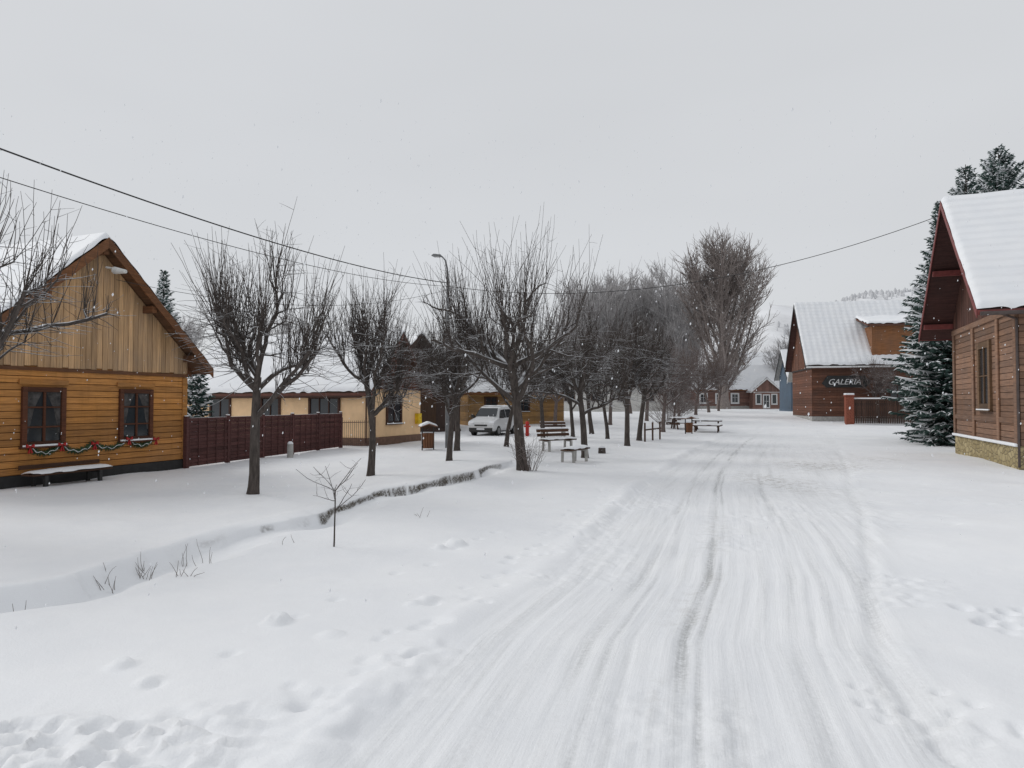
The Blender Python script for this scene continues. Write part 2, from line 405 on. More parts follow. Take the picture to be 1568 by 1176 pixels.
def spruce(name, loc, H, Rb, seed, step=.24, rz=0, pw=.85):
    rg = random.Random(seed); root = empty(name, loc, rz)
    F = Tubes(); S = Tubes(); W = Tubes()
    W.add([(0, 0, -.2), (0, 0, H*.5), (0, 0, H)], [H*.016, H*.01, .015], 8)
    z = .3
    while z < H-.1:
        t = z/H; Rr = Rb*(1-t)**pw*rg.uniform(.8, 1.08)*min(1, .62+z*.13)+.12
        nb = max(5, int(11*(1-t)+4)); a0 = rg.random()*6
        for b in range(nb):
            az = a0+b*2*math.pi/nb+rg.uniform(-.25, .25); L = Rr*rg.uniform(.7, 1.15)
            el = R(-18+55*t**1.3+rg.uniform(-8, 8))
            d = (math.cos(az)*math.cos(el), math.sin(az)*math.cos(el), math.sin(el))
            zz = z+rg.uniform(-.1, .1)
            br = grow(rg, (0, 0, zz), d, L, 6, .05, .05)
            W.add(br, lin(.018, .006, 7), 3)
            ns = max(4, int(L/.085))
            for k in range(ns):
                f = (.12+.88*(k+rg.random())/ns)*5.99; i = int(f); g = f-i
                p = tuple(br[i][q]*(1-g)+br[i+1][q]*g for q in range(3))
                for sd in (-1, 1):
                    a = az+sd*rg.uniform(.5, 1.15); l = (.16+.30*(1-f/6.5))*rg.uniform(.7, 1.2)*min(1.2, .5+L*.4)
                    dd = unit((math.cos(a), math.sin(a), rg.uniform(-.55, .12)))
                    e = (p[0]+dd[0]*l, p[1]+dd[1]*l, p[2]+dd[2]*l); md = tuple((p[q]*.6+e[q]*.4) for q in range(3))
                    F.add([p, md, e], [.012, .034, .004], 3)
                    if rg.random() < .17:
                        up = .028
                        S.add([(p[0], p[1], p[2]+up), (md[0], md[1], md[2]+up+.01), (e[0], e[1], e[2]+up*.5)], [.012, .034, .006], 4)
            e = br[-1]
            F.add([br[4], br[5], (e[0]+d[0]*.12, e[1]+d[1]*.12, e[2]+.03)], [.03, .04, .004], 3)
            if rg.random() < .6:
                S.add([(q[0], q[1], q[2]+.05) for q in br[2:]], [.02, .06, .075, .06, .02], 5)
        z += step*(1-.35*t)
    mk("trunk", W.mesh("trunk", BARK), root); mk("foliage", F.mesh("foliage", NEED), root); mk("snow", S.mesh("snow", SNOW), root)
    return root

# ------------------------------------------------------------------ ground
def axis(segs):
    out = []
    for a, b, st in segs: out += list(np.arange(a, b, st))
    return out
xs = axis([(-8, -3.6, .05), (-3.6, 6, .03), (6, 14, .08), (14, 30, .3)])
x = 30.; s = .35
while x < 900: xs.append(x); s *= 1.12; x += s
xs.append(900.); x = -8.; s = .07; L = []
while x > -900: s *= 1.07; x -= s; L.append(x)
xs = np.array(L[::-1]+xs)
ys = axis([(2.6, 8, .036), (8, 14, .05), (14, 25, .09), (25, 45, .22), (45, 90, .7)])
y = 90.; s = .8
while y < 1000: ys.append(y); s *= 1.12; y += s
y = 2.6; s = .05; L = []
while y > -120: s *= 1.15; y -= s; L.append(y)
ys = np.array(L[::-1]+ys)
X, Y = np.meshgrid(xs, ys)
Z, we, so, gr, ru, rm = terrain(X, Y)
gm = gridmesh("snow_ground", X, Y, Z, ground_mat())
for nm, a in (("wear", we), ("soil", so), ("gravel", gr), ("roadu", ru), ("roadm", rm)):
    at = gm.attributes.new(nm, 'FLOAT', 'POINT'); at.data.foreach_set("value", a.ravel().astype(np.float32))
mk("snow_ground", gm)

# hills
def hill_z(x, y):
    k = np.interp(x/np.maximum(y, 1), [-1, -.55, -.3, 0, .15, .3, .38, .45, .52, .6, 1.], [40, 46, 30, 34, 40, 60, 86, 80, 92, 100, 114])
    return sm(230, 600, y)*k*(1+.10*(vn(x/70, y/70, 3)-.5)+.05*(vn(x/18, y/18, 2)-.5))-1.5+sm(42, 75, y)
hx = np.linspace(-700, 800, 220); hy = np.linspace(225, 800, 110)
HX, HY = np.meshgrid(hx, hy)
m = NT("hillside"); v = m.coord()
c = m.mix(m.mr(m.noise(.018, v, 6, .6), .42, .54), (.78, .79, .81), m.mix(m.mr(m.noise(.5, v, 4, .8), .35, .65), (.62, .625, .64), (.74, .75, .765)))  # woods and snow both paled; aerial haze is mixed into these colours
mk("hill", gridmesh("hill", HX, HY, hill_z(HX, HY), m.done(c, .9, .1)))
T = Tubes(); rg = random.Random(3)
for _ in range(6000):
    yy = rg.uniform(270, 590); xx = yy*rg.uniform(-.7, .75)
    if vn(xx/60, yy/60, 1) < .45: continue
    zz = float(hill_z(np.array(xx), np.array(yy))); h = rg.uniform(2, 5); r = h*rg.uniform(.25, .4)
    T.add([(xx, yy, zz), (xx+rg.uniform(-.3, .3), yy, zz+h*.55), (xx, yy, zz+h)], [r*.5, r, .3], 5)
mk("hillside_forest", T.mesh("hillside_forest", simple("forest_haze", (.68, .685, .70), .9, .1, .15, .1)))  # near-white tree colour carries painted haze, no fog volume

# ------------------------------------------------------------------ building parts
def snow_slab(name, parent, A, B, C, D, th, rib_v=0, rib_u=0, seed=0, ridge_edge=False):
    A, B, C, D = (np.array(q, float) for q in (A, B, C, D))
    LU = np.linalg.norm(B-A); LV = np.linalg.norm(D-A)
    nu = int(min(260, max(12, LU/.06))); nv = int(min(140, max(12, LV/.06)))
    u = np.linspace(0, 1, nu)[None, :, None]; w = np.linspace(0, 1, nv)[:, None, None]
    P = (A*(1-u)+B*u)*(1-w)+(D*(1-u)+C*u)*w
    uu = (u*LU)[..., 0]+0*w[..., 0]; vv = (w*LV)[..., 0]+0*u[..., 0]
    ed = np.minimum(np.minimum(uu, LU-uu), LV-vv)
    if ridge_edge: ed = np.minimum(ed, vv)
    ed = ed+.05*(vn(uu/.3, vv/.3, seed)-.3)
    e = np.clip(ed/.14, 0, 1)**.5
    h = th*e*(.85+.4*(vn(uu/1.1+seed, vv/1.1, seed+1)-.3))
    if rib_v: h = h+e*.05*(((vv+.03*vn(uu/.4, vv, 1))/rib_v) % 1.0)*(.5+.6*vn(uu/1.4, vv/1.4, 2))
    if rib_u: h = h+e*.022*np.sin(uu/rib_u*2*math.pi)
    P[..., 2] += h+.004
    mk(name, gridmesh(name, P[..., 0], P[..., 1], P[..., 2], SNOW), parent)
def window(parent, pos, rz, w, h, frame, name="window", mull=1, bars=(.66,), sill=True, fw=.09, glass=GLASS):
    mb = MB(frame, glass, SNOW)
    mb.box(-w/2, w/2, -.015, .02, 0, h, 1)
    mb.box(-w/2-fw, -w/2+.03, -.07, .02, -fw, h+fw, 0); mb.box(w/2-.03, w/2+fw, -.07, .02, -fw, h+fw, 0)
    mb.box(-w/2+.03, w/2-.03, -.067, .018, h-.03, h+fw, 0); mb.box(-w/2+.03, w/2-.03, -.067, .018, -fw, .03, 0)
    for i in range(mull):
        xc = -w/2+w*(i+1)/(mull+1); mb.box(xc-.03, xc+.03, -.055, -.01, .03, h-.03, 0)
    for b in bars: mb.box(-w/2+.03, w/2-.03, -.048, -.012, h*b-.02, h*b+.02, 0)
    if sill:
        mb.box(-w/2-fw-.04, w/2+fw+.04, -.13, .0, -fw-.04, -fw-.003, 0); mb.box(-w/2-fw, w/2+fw, -.12, -.072, -fw, -fw+.045, 2)
    return mb.obj(name, parent, pos, (0, 0, R(rz)), bevel=.006, seg=1)
def gable_house(name, loc, rz, w, depth, apex, slope, os_, of_, core, boardm=None, gboardm=None, trim=None, roofm=None, zsplit=3, plinth=.3,
                plinthm=None, snow=.2, row=.17, gw=.16, rib_v=0, rib_u=0, barge=.2, beams=True, seed=0):
    rg = random.Random(seed+77)
    root = empty(name, loc, rz); hw = w/2; tk = .13
    zt = apex-slope*hw-tk-.02
    mb = MB(core, plinthm or core)
    mb.extr([(-hw, plinth), (hw, plinth), (hw, zt), (0, apex-tk-.02), (-hw, zt)], 0, depth, 'y', 0)
    mb.box(-hw-.05, hw+.05, -.05, depth+.05, -.4, plinth-.002, 1)
    mb.obj("walls", root)
    if boardm:
        mb = MB(boardm); z = plinth+.01
        while z < zt:
            z1 = min(z+row-.012, zt); j = rg.uniform(0, .006)
            if z1-z > .03:
                if z < zsplit-.05:
                    mb.box(-hw-.03, hw+.03, -.035-j, -.002, z, min(z1, zsplit), 0)
                    mb.box(-hw-.03, hw+.03, depth+.002, depth+.035, z, min(z1, zsplit), 0)
                mb.box(-hw-.034-j, -hw-.002, .003, depth-.003, z, z1, 0); mb.box(hw+.002, hw+.034+j, .003, depth-.003, z, z1, 0)
            z += row
        mb.obj("log_boards", root, bevel=.02, seg=2)
    if gboardm:
        mb = MB(gboardm); x = -hw-.03
        while x < hw+.02:
            x1 = min(x+gw-.01, hw+.03); zb = zsplit-.04+rg.uniform(-.03, .03)
            ta = apex-slope*abs(x)-tk-.03; tb = apex-slope*abs(x1)-tk-.03
            if max(ta, tb) > zb+.02:
                pl = [(x, zb), (x1, zb), (x1, max(tb, zb+.01))]
                if x < 0 < x1: pl.append((0, apex-tk-.03))
                pl.append((x, max(ta, zb+.01)))
                mb.extr(pl, -.075-rg.uniform(0, .008), -.04, 'y', 0)
            x += gw
        mb.obj("gable_boards", root, bevel=.004, seg=1)
        t2 = MB(trim or gboardm); t2.box(-hw-.05, hw+.05, -.10, -.037, zsplit-.14, zsplit-.05, 0); t2.obj("band_board", root, bevel=.006)
    he = hw+os_
    mb = MB(roofm or trim)
    for sg in (-1, 1):
        mb.extr([(0, apex), (sg*he, apex-slope*he), (sg*he, apex-slope*he-tk), (0, apex-tk)], -of_, depth+of_, 'y', 0)
    mb.obj("roof", root)
    if trim:
        mb = MB(trim); c = 1/math.cos(math.atan(slope))
        for sg in (-1, 1):
            bx = he+.02
            for ya, yb, hh in ((-of_-.035, -of_-.003, barge*c), (depth+of_+.003, depth+of_+.035, barge*c)):
                mb.extr([(0, apex+.02), (sg*bx, apex-slope*bx+.02), (sg*bx, apex-slope*bx-hh), (0, apex-hh)], ya, yb, 'y', 0)
            mb.box(min(sg*he, sg*(he+.03)), max(sg*he, sg*(he+.03)), -of_, depth+of_, apex-slope*he-tk-.03, apex-slope*he-.01, 0)
        if beams:
            for fx in (0, .5, -.5, .98, -.98):
                xb = fx*hw; zb = apex-slope*abs(xb)-tk-.02
                mb.box(xb-.08, xb+.08, -of_+.05, -.08, zb-.2-slope*.08, zb-slope*.08, 0)
            y = .3
            while y < depth:
                for sg in (-1, 1):
                    mb.extr([(sg*hw, apex-slope*hw-tk-.004), (sg*he*.995, apex-slope*he*.995-tk-.004), (sg*he*.995, apex-slope*he*.995-tk-.12), (sg*hw, apex-slope*hw-tk-.12)], y, y+.09, 'y', 0)
                y += .8
        mb.obj("trim_boards", root, bevel=.005, seg=1)
    for sg in (-1, 1):
        A = (0, -of_-.02, apex+.02); B = (0, depth+of_, apex+.02)
        C = (sg*(he+.02), depth+of_, apex-slope*he); D = (sg*(he+.02), -of_-.02, apex-slope*he)
        snow_slab("roof_snow", root, A, B, C, D, snow, rib_v, rib_u, seed)
    return root

# ------------------------------------------------------------------ left log house
LOG = wood("log_wood_orange", (.52, .235, .065), weather=.15); GB = wood("gable_wood_light", (.58, .36, .185), True, weather=.25)
TRB = wood("trim_wood_brown", (.20, .085, .035)); WIN = wood("window_frame_brown", (.11, .04, .02))
CORE = wood("core_wood_dark", (.09, .045, .02))
h1 = gable_house("log_house", (-11.17, 18.16, -.05), 70.2, 6.2, 9, 6.42, .888, .62, .5, CORE, LOG, GB, TRB, wood("soffit_wood", (.16, .08, .04)), zsplit=2.98, plinth=.32,
                 plinthm=simple("dark_stone", (.03, .03, .03), .9), snow=.13, seed=1)
CUR = simple("lace_curtain", (.085, .08, .078), .9, .1, .5, 9)
for xc, nm in ((-1.34, "window_1"), (1.32, "window_2")):
    window(h1, (xc, -.045, 1.08), 0, .92, 1.27, WIN, nm, 1, (.3, .68))
    q = MB(LOG); q.box(xc-.62, xc+.62, -.09, -.04, 2.5, 2.62); q.obj("window_head_"+nm[-1], h1, bevel=.005)
    q = MB(CUR); q.extr([(xc-.42, 2.32), (xc-.05, 2.32), (xc-.25, 1.9), (xc-.38, 1.3), (xc-.42, 1.3)], -.064, -.061, 'y'); q.extr([(xc+.42, 2.32), (xc+.05, 2.32), (xc+.25, 1.9), (xc+.38, 1.3), (xc+.42, 1.3)], -.064, -.061, 'y'); q.obj("curtain_"+nm[-1], h1)
cp = MB(LOG)
cp.box(2.98, 3.16, -.07, -.036, .34, 2.82); cp.box(-3.16, -2.98, -.07, -.036, .34, 2.82); cp.box(-3.1, 3.1, -.065, -.037, .86, .93)
cp.obj("corner_boards", h1, bevel=.005)
q = MB(simple("lamp_white", (.6, .6, .58), .4)); q.cyl((-.1, -.55, 5.62), (-.1, -.95, 5.55), .03, n=6); q.cyl((-.1, -.85, 5.52), (-.1, -1.25, 5.46), .10, .05, 10); q.obj("gable_lamp", h1, bevel=.01)
rg = random.Random(8); G = Tubes(); Wt = Tubes(); RB = MB(simple("red_ribbon", (.38, .02, .02), .6))
nodes = [(-1.75, 1.0), (-.95, 1.0), (-.05, .98), (1.0, 1.05), (1.85, 1.0)]
for (xa, za), (xb, zb) in zip(nodes[:-1], nodes[1:]):
    pts = []
    for i in range(15):
        t = i/14; pts.append((xa+(xb-xa)*t, -.12, za+(zb-za)*t-.18*4*t*(1-t)))
    G.add(pts, [.03]*15, 5); Wt.add([(p[0], p[1]-.04, p[2]+.03*math.sin(i*1.5)) for i, p in enumerate(pts)], [.012]*15, 4)
    for p in pts:
        for _ in range(20):
            d = unit((rg.gauss(0, 1), rg.gauss(0, .6), rg.gauss(0, 1)))
            G.add([p, tuple(p[k]+d[k]*.10 for k in range(3))], [.012, .003], 3)
for x_, z_ in nodes[:-1]+[(1.9, 1.0)]:
    for sg in (-1, 1):
        RB.extr([(x_, z_), (x_+sg*.09, z_+.06), (x_+sg*.09, z_-.03)], -.22, -.17, 'y'); RB.extr([(x_, z_), (x_+sg*.06, z_-.16), (x_+sg*.02, z_-.16)], -.21, -.18, 'y')
mk("garland", G.mesh("garland", simple("fir_green", (.04, .09, .04))), h1); mk("garland_ribbon", Wt.mesh("r", simple("white_ribbon", (.6, .6, .6))), h1); RB.obj("bows", h1)

BW = wood("bench_wood", (.10, .05, .03))
def bench(name, loc, rz, L=1.6, back=True, snow=True, leg=CONC, wd=None):
    root = empty(name, loc, rz); wd = wd or BW
    s = MB(wd); [s.box(-L/2, L/2, -.22+i*.15, -.22+i*.15+.12, .42, .46) for i in range(3)]; s.obj("seat", root, bevel=.006)
    if back:
        b = MB(wd)
        for i in range(2):
            z = .58+i*.17; b.extr([(.26+i*.05, z), (.29+i*.05, z), (.33+i*.05, z+.12), (.30+i*.05, z+.12)], -L/2, L/2, 'x')
        b.obj("backrest", root, bevel=.005)
    for i, x_ in enumerate((-L*.34, L*.34)):
        l = MB(leg); l.extr([(-.22, -.3), (-.14, -.3), (-.12, .36), (.2, .36), (.22, -.3), (.30, -.3), (.27, .415), (-.22, .415)], x_-.04, x_+.04, 'x')
        if back: l.extr([(.2, .36), (.27, .36), (.40, .85), (.345, .85)], x_-.035, x_+.035, 'x')
        l.obj("leg_%d" % (i+1), root, bevel=.01)
    if snow:
        snow_slab("seat_snow", root, (-L/2, .21, .46), (L/2, .21, .46), (L/2, -.23, .46), (-L/2, -.23, .46), .09, ridge_edge=True)
        if back:
            c = MB(SNOW); c.box(-L/2, L/2, .33, .40, .875, .915); c.obj("back_snow", root, bevel=.02, smooth=True)
    return root
b = bench("wooden_bench", (0, 0, 0), 0, 2.1, back=False, leg=DARK); b.parent = h1; b.location = (-.95, -.45, -.10); b.rotation_euler = (0, 0, 0)
q = MB(BW); q.box(-1.05, 1.05, .26, .30, .56, .66); q.obj("low_backrest", b, bevel=.006)

# ------------------------------------------------------------------ brown plank fence
FEN = wood("fence_wood_maroon", (.11, .046, .042), isl=.25, weather=.15)
fr = empty("plank_fence", (-10.0, 21.0, 0), math.degrees(math.atan2(9.7, 2.3)))
FL = math.hypot(2.3, 9.7); f = MB(FEN); p = MB(FEN); sn = MB(SNOW); n = 5
for i in range(n+1):
    xx = FL*i/n; p.box(xx-.06, xx+.06, -.06, .06, -.3, 1.58)
    sn.box(xx-.05, xx+.05, -.05, .05, 1.583, 1.62)
for i in range(n):
    a = FL*i/n+.065; b_ = FL*(i+1)/n-.065; z = .04; k = 0
    while z < 1.46:
        off = .02 if k % 2 else 0; k += 1
        f.box(a, b_, -.03-off, .01, z, z+.104); z += .107
    xx = a
    while xx < b_: f.box(xx, xx+.03, -.07, -.052, .04, 1.5); xx += .42
    sn.box(a, b_, -.03, .015, 1.515, 1.54)
f.obj("slats", fr, bevel=.004, seg=1); p.obj("posts", fr); sn.obj("snow_cap", fr, bevel=.012, smooth=True)
bo = empty("concrete_bollard", (-8.2, 25.3, gz(-8.2, 25.3))); q = MB(CONC); q.cyl((0, 0, -.2), (0, 0, .5), .12, .11, 12); q.obj("post", bo, bevel=.02)
q = MB(SNOW); q.cyl((0, 0, .503), (0, 0, .6), .12, .07, 12); q.obj("snow_cap", bo, bevel=.03, smooth=True)
ga = empty("garden_gate", (-7.65, 30.8, 0), 40); q = MB(simple("gate_metal", (.10, .06, .05)))
for i in range(17): q.cyl((i*.1, 0, .05), (i*.1, 0, 1.2), .009, n=5)
for z in (.12, 1.1): q.box(0, 1.6, -.015, .015, z, z+.03)
for x_ in (-.03, 1.63): q.box(x_-.04, x_+.04, -.04, .04, -.3, 1.35)
q.obj("bars", ga)

# ------------------------------------------------------------------ beige bungalow
PL = simple("cream_plaster", (.86, .60, .36), .9, .1, .12, 1.5); WINB = wood("window_brown_dark", (.07, .035, .025))
DKW = wood("gable_wood_dark", (.14, .06, .04), True)
h2 = gable_house("cream_bungalow", (-5.88, 34.25, 0), 66.4, 4.9, 11.5, 5.5, 1.08, .35, .5, PL, None, DKW, wood("bb", (.14, .06, .045)), wood("soffit2", (.12, .06, .04)), zsplit=2.8,
                 plinth=.35, plinthm=simple("plinth_brown", (.16, .09, .06)), snow=.2, seed=3, beams=False, barge=.18)
window(h2, (-.1, -.01, 1.05), 0, 1.2, 1.25, WINB, "window_gable", 1, ())
for k, (yy, ww) in enumerate(((2.38, 1.7), (5.72, 1.1), (9.1, 1.3))):
    window(h2, (-2.46, yy, 1.25), -90, ww, .98, WINB, "window_side_%d" % (k+1), 2 if k == 0 else 1, ())
q = MB(simple("yellow_meter", (.75, .5, .02))); q.box(1.9, 2.25, -.22, -.003, .9, 1.45); q.obj("gas_meter_box", h2, bevel=.015)
q = MB(WINB); q.cyl((-2.8, .0, 2.3), (-2.8, 11.5, 2.3), .06, n=8); q.cyl((-2.5, -.07, .1), (-2.5, -.07, 2.35), .04, n=6); q.obj("gutter", h2)

DK = wood("shed_wood", (.065, .042, .035), True)
h = gable_house("dark_barn", (-6.2, 46, gz(-6, 46)), 20, 5.6, 7, 6.6, 1.15, .4, .5, DK, None, DK, DK, DK, zsplit=2.6, plinth=.2, snow=.16, seed=4, beams=False)
q = MB(wood("barn_door", (.09, .05, .03), True)); q.box(-1.1, 1.1, -.06, -.01, .2, 2.3); q.obj("door", h, bevel=.01)
OR = wood("cottage_wood_orange", (.42, .24, .09))
h = gable_house("orange_cottage", (-4.2, 55, gz(-4, 55)), -70, 5.0, 8, 4.9, .8, .5, .5, OR, OR, OR, TRB, TRB, zsplit=2.5, plinth=.3, snow=.2, seed=5, beams=False)
window(h, (2.54, 1.8, 1.1), 90, .9, 1.0, WINB, "window_1"); window(h, (2.54, 4.5, 1.1), 90, .9, 1.0, WINB, "window_2")
WH = simple("white_plaster", (.68, .67, .64), .9, .1, .1)
h = gable_house("white_cottage", (4.5, 84, gz(4, 84)), -85, 7, 14, 6.3, .8, .5, .5, WH, None, None, TRB, TRB, snow=.2, seed=6, beams=False)
for k in range(4): window(h, (3.52, 2+k*3.2, 1.2), 90, 1.1, 1.1, WINB, "window_%d" % (k+1))
h = gable_house("grey_cottage", (-15, 62, gz(-15, 62)), -60, 7, 12, 6.3, .9, .5, .5, WH, None, None, TRB, TRB, snow=.2, seed=9, beams=False)

# ------------------------------------------------------------------ right timber house
RL = wood("log_wood_grey_brown", (.29, .165, .105)); RT = simple("red_verge_metal", (.20, .05, .045), .5)
STONE = NT("stone_plinth"); vv_ = STONE.coord((2.2, 2.2, 3.6)); vo = STONE.n("ShaderNodeTexVoronoi", feature='DISTANCE_TO_EDGE'); STONE.l(vv_, vo.inputs["Vector"]); vo.inputs["Scale"].default_value = 1.6
vc = STONE.n("ShaderNodeTexVoronoi"); STONE.l(vv_, vc.inputs["Vector"]); vc.inputs["Scale"].default_value = 1.6
sx = STONE.n("ShaderNodeSeparateColor"); STONE.l(vc.outputs["Color"], sx.inputs[0])
cc = STONE.mix(sx.outputs[0], (.30, .24, .13), (.46, .38, .22)); cc = STONE.mix(STONE.mr(vo.outputs[0], .0, .05), (.14, .12, .09), cc)
STONE.bump(STONE.mr(vo.outputs[0], 0, .12), .8, .03); STONE = STONE.done(cc, .9, .1)
h3 = gable_house("timber_house", (16.45, 23.85, 0), -111.5, 7.85, 11, 9.2, .985, .6, 1.15, wood("core3", (.08, .045, .03)), RL, wood("gable3", (.12, .055, .04), True), RT,
                 wood("soffit3", (.08, .035, .03)), zsplit=4.9, plinth=.72, plinthm=STONE, snow=.17, row=.2, rib_v=.42, seed=7, barge=.16)
window(h3, (.55, -.05, 1.95), 0, 1.15, 1.95, wood("wf3", (.17, .10, .055)), "window", 1, (.5,), fw=.2)
q = MB(RL)
for xc in (-3.85, -.95, 2.05, 3.85): q.box(xc-.13, xc+.13, -.10, -.037, .74, 4.85)
q.box(-3.95, 3.95, -.12, -.04, 4.7, 4.9); q.box(-3.9, 3.9, -.09, -.04, 1.38, 1.55); q.obj("posts", h3, bevel=.02)
q = MB(SNOW); q.box(-3.98, 3.98, -.16, -.04, .70, .80); q.obj("ledge_snow", h3, bevel=.03, smooth=True)
q = MB(RT)
for yy, xx in ((.8, 3.6), (4.0, 3.6), (2.4, 2.0)):
    zz = 9.2-.985*xx+.12
    q.extr([(yy-.22, zz), (yy+.22, zz), (yy, zz+.42)], xx+.35, xx-.1, 'x')
q.obj("roof_vents", h3)
DG = simple("gutter_dark", (.08, .06, .055), .5)
q = MB(DG); q.cyl((4.62, -1.1, 4.62), (4.62, 11, 4.62), .06, n=8); q.cyl((3.98, -.05, 0.1), (3.98, -.05, 4.5), .035, n=8); q.cyl((3.98, -.05, 4.5), (4.6, -.6, 4.6), .035, n=8); q.obj("gutter", h3)

# ------------------------------------------------------------------ gallery building
GW = wood("gallery_wood_brown", (.20, .088, .055)); WHT = simple("white_trim", (.7, .7, .7), .6, .3, .08)
gx, gy = 26.3, 61.9; gzz = gz(26, 60)
h4 = gable_house("gallery_house", (gx, gy, gzz-.1), -101.5, 8, 16, 10.5, 1.26, .6, .6, CORE, GW, GW, DARK, wood("sof4", (.12, .06, .05)), zsplit=4.6, plinth=.4,
                 plinthm=CONC, snow=.18, row=.22, rib_v=.42, rib_u=.5, seed=8, beams=False)
for yy in (6.6, 10.6): window(h4, (4.04, yy, 1.5), 90, 1.1, 1.5, WINB, "window", 1, (.6,))
dw = empty("dormer", (0, 0, 0)); dw.parent = h4
q = MB(wood("dormer_wood", (.30, .135, .06))); q.box(.8, 4.12, 4.7, 10.2, 4.5, 8.0); q.obj("dormer_walls", dw)
q = MB(wood("dormer_roof", (.15, .07, .05))); q.extr([(.2, 9.1), (4.7, 7.95), (4.7, 8.08), (.2, 9.25)], 4.2, 10.7, 'y'); q.obj("dormer_roof", dw)
snow_slab("dormer_snow", dw, (.2, 4.2, 9.25), (.2, 10.7, 9.25), (4.75, 10.7, 8.09), (4.75, 4.2, 8.09), .2)
window(dw, (4.13, 8.6, 5.6), 90, 1.2, 1.3, WHT, "dormer_window")
cu = bpy.data.curves.new("sign_text", 'FONT'); cu.body = "GALERIA"; cu.size = .66; cu.extrude = .02; cu.shear = .35
tmp = bpy.data.objects.new("tmp", cu); COL.objects.link(tmp); bpy.context.view_layer.update()
me = bpy.data.meshes.new_from_object(tmp); bpy.data.objects.remove(tmp)
me.materials.clear(); me.materials.append(WHT)
sg_ = mk("sign_text", me, h4, (4.13, 1.2, 3.1), (R(90), 0, R(90)))
q = MB(DARK); q.extr([(.75, 3.2), (1.1, 2.85), (4.2, 2.85), (4.55, 3.3), (4.1, 3.85), (1.2, 3.85)], 4.05, 4.10, 'x'); q.obj("sign_board", h4)
q = MB(WHT); q.cyl((4.75, -.6, 4.55), (4.75, 16.5, 4.55), .07, n=8); q.obj("gutter", h4)

BR = simple("red_brick", (.26, .09, .06), .9, .1, .4, 14)
fe = empty("picket_fence", (26.9, 54.5, gz(26.9, 54.5)-.05), -12); q = MB(wood("picket_brown", (.085, .05, .038), True)); s_ = MB(SNOW)
for i in range(75): q.box(.35+i*.13, .44+i*.13, -.02, .02, .1, 1.9)
for z in (.5, 1.6): q.box(.3, 10, .025, .07, z, z+.1)
q.box(.3, 10, -.06, .08, 1.91, 2.03); s_.box(.3, 10, -.08, .1, 2.033, 2.14)
q.obj("pickets", fe); s_.obj("snow_cap", fe, bevel=.05, smooth=True)
q = MB(BR, SNOW)
for x_ in (0, ): q.box(x_-.3, x_+.3, -.3, .3, -.3, 2.25, 0); q.box(x_-.36, x_+.36, -.36, .36, 2.25, 2.35, 0); q.box(x_-.32, x_+.32, -.32, .32, 2.353, 2.5, 1)
q.obj("brick_pillar", fe, bevel=.03)

h = gable_house("white_house", (30.0, 71, gz(28, 68)), -100, 6.6, 9, 8.0, 1.2, .4, .5, WH, None, None, WHT, CONC, snow=.2, rib_v=.4, seed=10, beams=False)
q = MB(simple("downpipe_dark", (.1, .06, .05))); q.box(3.33, 3.4, .3, 1.3, .2, 2.4); q.cyl((3.38, 0, 0), (3.38, 0, 4), .06, n=6); q.obj("door", h)
BL = wood("blue_boards", (.11, .155, .21), True)
h = gable_house("blue_house", (33.2, 83, gz(31, 82)), -97, 5, 8, 7.3, 1.15, .4, .5, BL, None, None, DARK, CONC, snow=.2, seed=11, beams=False)
window(h, (2.52, 1.3, 2.0), 90, .8, 1.0, WHT, "window")
FB = wood("far_house_brown", (.27, .15, .12))
fz = gz(38, 115)
h5 = gable_house("brown_timber_house", (31.2, 121, fz), -92, 9, 17, 7.4, .82, .6, .5, FB, FB, FB, TRB, TRB, zsplit=3.2, plinth=.5, plinthm=CONC, snow=.3, row=.3, seed=12, beams=False)
for yy in (1.6, 4.3, 6.9, 15.2): window(h5, (4.56, yy, 1.1), 90, 1.0, 1.4, WHT, "window", 1, (.6,), fw=.22)
pr = gable_house("porch", (0, 0, 0), 0, 4.4, 3, 5.2, .85, .5, .4, FB, None, FB, WHT, TRB, zsplit=2.9, plinth=.3, snow=.25, seed=13, beams=False)
pr.parent = h5; pr.location = (6.6, 11.5, 0); pr.rotation_euler = (0, 0, R(90))
for xc in (-1.3, 1.3): window(pr, (xc, -.02, .9), 0, .7, 1.5, WHT, "window", 0, (), fw=.15)
window(pr, (0, -.02, .3), 0, .9, 2.0, WHT, "door", 1, (.5,), fw=.14)
h = gable_house("hillside_house", (50, 150, 6), -80, 8, 12, 7, .8, .5, .5, WH, None, None, TRB, TRB, snow=.2, seed=14, beams=False)

# ------------------------------------------------------------------ place trees
def put(name, me, x_, y_, rz=0, s=1):
    o = mk(name, me, None, (x_, y_, gz(x_, y_)), (0, 0, R(rz))); o.scale = (s, s, s); return o
put("linden_tree", pollard(1, 6.4, 1.8, 2.3, .11, 9, (.03, 0), .95, "linden_a", .5, lead=.5, sl=1.15), -5.72, 15.1)
put("linden_tree", pollard(2, 6.5, 1.4, 2.3, .10, 9, (-.02, 0), .95, "linden_b", .3, lead=.5, sl=1.15), -4.0, 19.35)
put("linden_tree", pollard(44, 8.3, 2.7, 2.7, .15, 12, (-.06, 0), .75, "linden_c", 1.0, sl=1.6, lead=.42, droop=.7), .32, 19.9)
put("linden_tree", pollard(4, 6.1, 2.5, 2.6, .12, 10, (0, 0), .8, "linden_d", .8, sl=1.1), -9.9, 11.4)
put("linden_tree", pollard(5, 6.7, 1.9, 2.2, .12, 10, (.05, 0), .85, "linden_e", .6, lead=.5), 2.68, 25.2)
